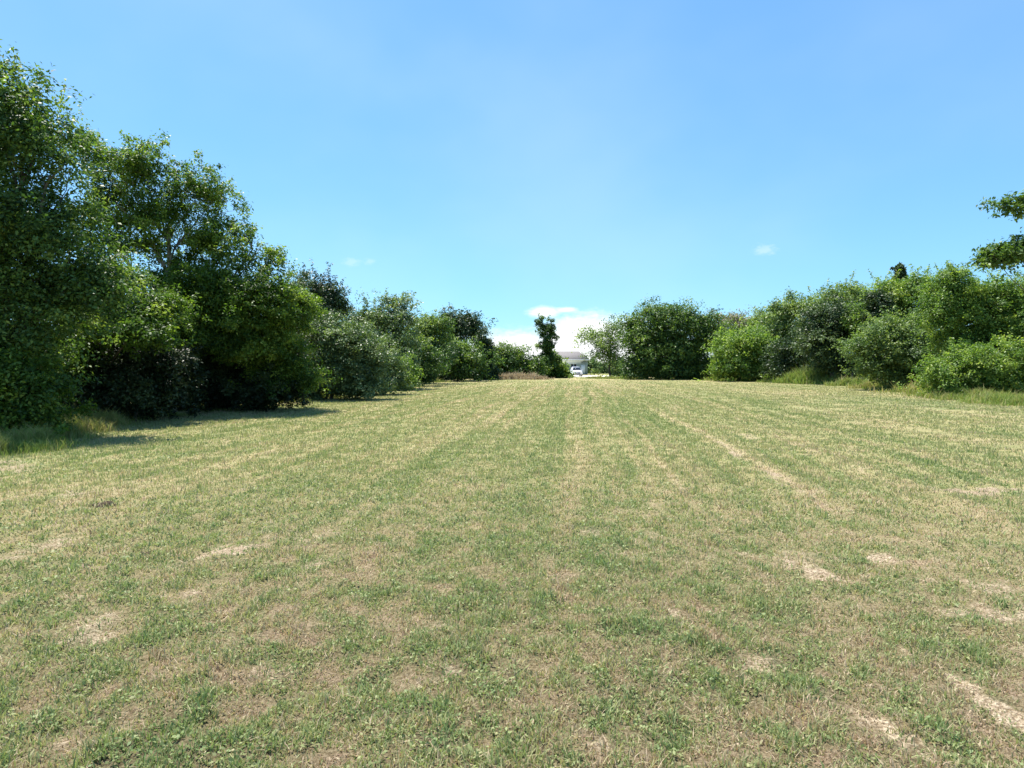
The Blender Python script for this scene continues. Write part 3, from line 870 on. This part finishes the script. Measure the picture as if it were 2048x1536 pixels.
# ------------------------------------------------------------------ built things
def plain(name, color, rough=0.6, spec=0.3, var=0.15, scale=6, metal=0.0):
    def build(t):
        tc = t.n('ShaderNodeTexCoord').outputs['Object']
        f = t.noise(tc, scale, 5, 0.6)
        d = tuple(c * (1 - var) for c in color); e = tuple(min(1, c * (1 + var)) for c in color)
        return principled(t, t.mix(f, d, e), rough, spec, f, 0.2, 0.01, metal)
    return material(name, build)


def siding_build(t):
    tc = t.n('ShaderNodeTexCoord').outputs['Object']
    sx = t.n('ShaderNodeSeparateXYZ'); t.put(sx.inputs[0], tc)
    k = t.math('FRACT', t.math('MULTIPLY', sx.outputs[2], 6.0))
    f = t.noise(tc, 4, 4)
    return principled(t, t.mix(f, (0.27, 0.31, 0.28), (0.34, 0.38, 0.35)), 0.6, 0.3, k, 0.7, 0.02)


def shingle_build(t):
    tc = t.n('ShaderNodeTexCoord').outputs['Object']
    br = t.n('ShaderNodeTexBrick'); t.put(br.inputs['Vector'], tc)
    br.inputs['Scale'].default_value = 3
    br.inputs['Color1'].default_value = (0.17, 0.155, 0.155, 1)
    br.inputs['Color2'].default_value = (0.135, 0.125, 0.125, 1)
    br.inputs['Mortar'].default_value = (0.25, 0.23, 0.22, 1)
    br.inputs['Mortar Size'].default_value = 0.01
    f = t.noise(tc, 2, 4)
    return principled(t, t.mix(0.3, br.outputs[0], t.mix(f, (0.13, 0.12, 0.12), (0.19, 0.175, 0.17))), 0.8, 0.2)


SIDING = material('sage_siding', siding_build)
SHINGLE = material('roof_shingle', shingle_build)
TRIM = plain('white_trim', (0.72, 0.72, 0.70), 0.5)
GLASS = plain('dark_glass', (0.02, 0.025, 0.03), 0.08, 0.5, 0.1)
PAINT = plain('silver_paint', (0.62, 0.62, 0.70), 0.25, 0.5, 0.04, 2)
RUBBER = plain('rubber', (0.02, 0.02, 0.022), 0.8, 0.2)
CHROME = plain('grille_metal', (0.25, 0.25, 0.27), 0.35, 0.5, 0.1, 8, 0.6)
LAMP = plain('lamp_glass', (0.8, 0.8, 0.8), 0.1, 0.5, 0.05)
WOOD = plain('weathered_wood', (0.24, 0.215, 0.175), 0.85, 0.2, 0.3, 9)
GRAVEL = plain('pale_gravel', (0.62, 0.60, 0.52), 0.9, 0.1, 0.2, 14)
CLOD = plain('dark_soil', (0.060, 0.045, 0.032), 0.95, 0.1, 0.5, 30)


def box(x0, x1, y0, y1, z0, z1):
    v = np.array([(x, y, z) for z in (z0, z1) for y in (y0, y1) for x in (x0, x1)], float)
    f = np.array([(0, 2, 3, 1), (4, 5, 7, 6), (0, 1, 5, 4), (2, 6, 7, 3), (0, 4, 6, 2), (1, 3, 7, 5)])
    return v, f


def quads(vs, fs):
    return np.array(vs, float), np.array(fs)


# house, 140 m off: hipped pale roof over sage walls
H = thing('house', 'small sage green house with grey pitched roof beyond the field', 'house', (12.9, 140, 0))
v, f = box(-4.0, 4.0, 0, 7, 0, 3.2); obj('wall', v, f, SIDING, H)
v, f = quads([(-4.4, -0.5, 3.2), (4.4, -0.5, 3.2), (4.4, 7.5, 3.2), (-4.4, 7.5, 3.2), (-4.4, 3.5, 5.3), (2.4, 3.5, 5.3),
              (-4.4, -0.5, 3.36), (4.4, -0.5, 3.36), (4.4, 7.5, 3.36), (-4.4, 7.5, 3.36)],
             [(3, 2, 1, 0), (0, 1, 7, 6), (1, 2, 8, 7), (2, 3, 9, 8), (3, 0, 6, 9), (6, 7, 5, 4), (8, 9, 4, 5)])
f = [f, np.array([(7, 8, 5), (9, 6, 4)])]
roof = obj('roof', v, f, SHINGLE, H)
v, f = box(-4.46, 4.46, -0.58, -0.503, 3.16, 3.38); obj('fascia', v, f, TRIM, roof)
for wx in (-2.4, 0.9):
    v, f = join([box(wx - .7, wx + .7, -0.06, -0.003, 0.95, 1.03), box(wx - .7, wx + .7, -0.06, -0.003, 2.37, 2.45),
                 box(wx - .7, wx - .62, -0.06, -0.003, 1.03, 2.37), box(wx + .62, wx + .7, -0.06, -0.003, 1.03, 2.37), box(wx - .04, wx + .04, -0.05, -0.003, 1.03, 2.37)])
    wf = obj('window', v, f, TRIM, H)
    v, f = box(wx - .615, wx + .615, -0.03, -0.004, 1.035, 2.365); obj('pane', v, f, GLASS, wf)
v, f = box(2.5, 3.4, -0.05, -0.003, 0.05, 2.15); dr = obj('door', v, f, TRIM, H)

# vehicle parked in the gap, nose to the camera
cx_, cy_ = at(1155, 735, 108)[0], 108.0
Cc = thing('parked_car', 'pale silver car parked nose on in front of the house', 'car', (cx_, cy_, 0))


def lofted(secs):
    """sections (y, half width low, half width high, z low, z high) into a rounded hull"""
    vs = []
    for y, wl, wh, zl, zh in secs:
        c = 0.1
        vs += [(-wl + c, y, zl), (wl - c, y, zl), (wl, y, zl + c), (wh, y, zh - c), (wh - c, y, zh), (-wh + c, y, zh), (-wh, y, zh - c), (-wl, y, zl + c)]
    n = 8
    q = [(a * n + k, a * n + (k + 1) % n, (a + 1) * n + (k + 1) % n, (a + 1) * n + k) for a in range(len(secs) - 1) for k in range(n)]
    e = len(vs) - n
    q += [(3, 2, 1, 0), (7, 4, 3, 0), (7, 6, 5, 4), (e, e + 1, e + 2, e + 3), (e, e + 3, e + 4, e + 7), (e + 4, e + 5, e + 6, e + 7)]
    return np.array(vs, float), np.array(q)


v, f = lofted([(0, .78, .80, .35, .85), (.15, .88, .88, .28, .98), (1.2, .92, .90, .26, 1.08), (3.2, .92, .90, .26, 1.1), (4.4, .90, .88, .3, 1.08), (4.6, .8, .8, .4, .95)])
obj('body', v, f, PAINT, Cc)
v, f = lofted([(1.15, .80, .78, 1.06, 1.16), (1.9, .80, .66, 1.06, 1.68), (3.6, .80, .66, 1.06, 1.72), (4.45, .78, .7, 1.06, 1.3)])
cabin = obj('cabin', v, f, PAINT, Cc)
v, f = quads([(-.70, 1.20, 1.20), (.70, 1.20, 1.20), (.58, 1.80, 1.63), (-.58, 1.80, 1.63)], [(0, 1, 2, 3)])
v = np.concatenate([v + [0, -.035, .03], v + [0, .0, .0]])
f = np.array([(0, 1, 2, 3), (0, 4, 5, 1), (1, 5, 6, 2), (2, 6, 7, 3), (3, 7, 4, 0)])
obj('windscreen', v, f, GLASS, cabin)
v, f = box(-.45, .45, -.02, .05, .5, .76); obj('grille', v, f, CHROME, Cc)
v, f = box(-.84, .84, -.07, .08, .33, .46); obj('bumper', v, f, CHROME, Cc)
for s in (-1, 1):
    v, f = box(s * .66 - .14, s * .66 + .14, -.025, .06, .62, .8); obj('headlight', v, f, LAMP, Cc)
    v, f = box(s * 1.0 - .09, s * 1.0 + .09, 1.45, 1.58, 1.1, 1.25); obj('mirror', v, f, PAINT, Cc)
    for wy in (.85, 3.7):
        pts = np.array([[s * .72, wy, .33], [s * .74, wy, .33], [s * .92, wy, .33], [s * .94, wy, .33]])
        v, f = tube(pts, [.26, .33, .33, .25], 16); wh = obj('wheel', v, f, RUBBER, Cc, smooth=True)
        v, f = tube(pts + [s * .012, 0, 0], [.01, .2, .2, .01], 12); obj('rim', v, f, CHROME, wh, smooth=True)

# gravel drive in front of the house
v, f = quads([(7.5, 104, 0.035), (30, 104, 0.035), (30, 122, 0.035), (7.5, 122, 0.035)], [(0, 1, 2, 3)])
tag(obj('driveway', v, f, GRAVEL), kind='structure')

# rail fence standing in the tall grass on the right
fa, fb = at(1600, 735, 66), at(1735, 735, 57)
F = thing('rail_fence', 'weathered low rail fence in tall grass before the round dark tree', 'fence', (fa[0], fa[1], 0))
dv = fb - fa; dv[2] = 0
L = np.linalg.norm(dv); ux = dv / L; nxv = np.array([-ux[1], ux[0], 0])
npost = 6
for k in range(npost):
    p = ux * L * k / (npost - 1)
    v, f = tube([p + [0, 0, -0.2], p + [0, 0, 1.0], p + [0.02, 0, 1.35], p + [0.02, 0, 1.37]], [0.07, 0.065, 0.06, 0.01], 8)
    obj('post', v, f, WOOD, F)
for zr in (0.62, 1.12):
    pts = [ux * L * t - nxv * 0.09 + np.array([0, 0, zr + 0.03 * math.sin(7 * t)]) for t in np.linspace(-0.02, 1.02, 9)]
    v, f = tube(pts, [0.045] * 9, 6); obj('rail', v, f, WOOD, F)

# bare dead tree beyond the low bush
dx_ = at(1024, 735, 130)
DT = thing('dead_tree', 'pale bare forked tree top above the low bush near the gap', 'tree', (at(1026, 735, 112)[0], 112, 0))
sg = [tube(bent((0, 0, -0.1), (0.1, 0, 3.4), 6, 0.03), np.linspace(.13, .08, 6), 7)]
for ex, ez in ((-0.9, 5.7), (-0.5, 6.1), (0.9, 6.0), (1.5, 6.5), (0.5, 5.5), (-1.2, 5.1)):
    pts = bent((0.1, 0, 3.3), (ex, rng.normal(0, .4), ez), 6, 0.06)
    sg.append(tube(pts, np.linspace(.06, .015, 6), 5))
    for _ in range(3):
        q = pts[random.randint(2, 5)]
        sg.append(tube(bent(q, q + rng.normal(0, .35, 3) + [0, 0, .45], 4, .06), np.linspace(.02, .006, 4), 4))
v, f = join(sg); obj('trunk', v, f, BARK_DEAD, DT)

# dark clods of turned soil
def clod(px, py, size, label):
    x, y = on_ground(px, py)
    parts = []
    for _ in range(14):
        c = np.array([rng.normal(0, size * .42), rng.normal(0, size * .25), rng.uniform(0, size * .25)])
        r = size * rng.uniform(.18, .42)
        lat, lon = np.meshgrid(np.linspace(0.15, np.pi - .15, 6), np.linspace(0, 2 * np.pi, 9)[:-1], indexing='ij')
        rr = r * (1 + rng.normal(0, .18, lat.shape))
        v = np.stack([rr * np.sin(lat) * np.cos(lon), rr * np.sin(lat) * np.sin(lon), rr * .6 * np.cos(lat)], -1).reshape(-1, 3) + c
        i = np.arange(5)[:, None] * 8; j = np.arange(8)[None]; k = (j + 1) % 8
        f = np.stack([i + j, i + 8 + j, i + 8 + k, i + k], -1).reshape(-1, 4)
        parts.append((v, f))
    v, f = join(parts)
    tag(obj('soil_clod', v, f, CLOD, loc=(x, y, float(field_z(np.array([x]), np.array([y]))[0]))), label, 'clod', 'clods of dark soil on the lawn')


clod(212, 1010, 0.13, 'largest dark soil clod, on the grass at left')
clod(292, 1107, 0.05, 'small dark soil clod left of the sandy scuff')
clod(1494, 1278, 0.035, 'small dark soil clod in the right foreground grass')
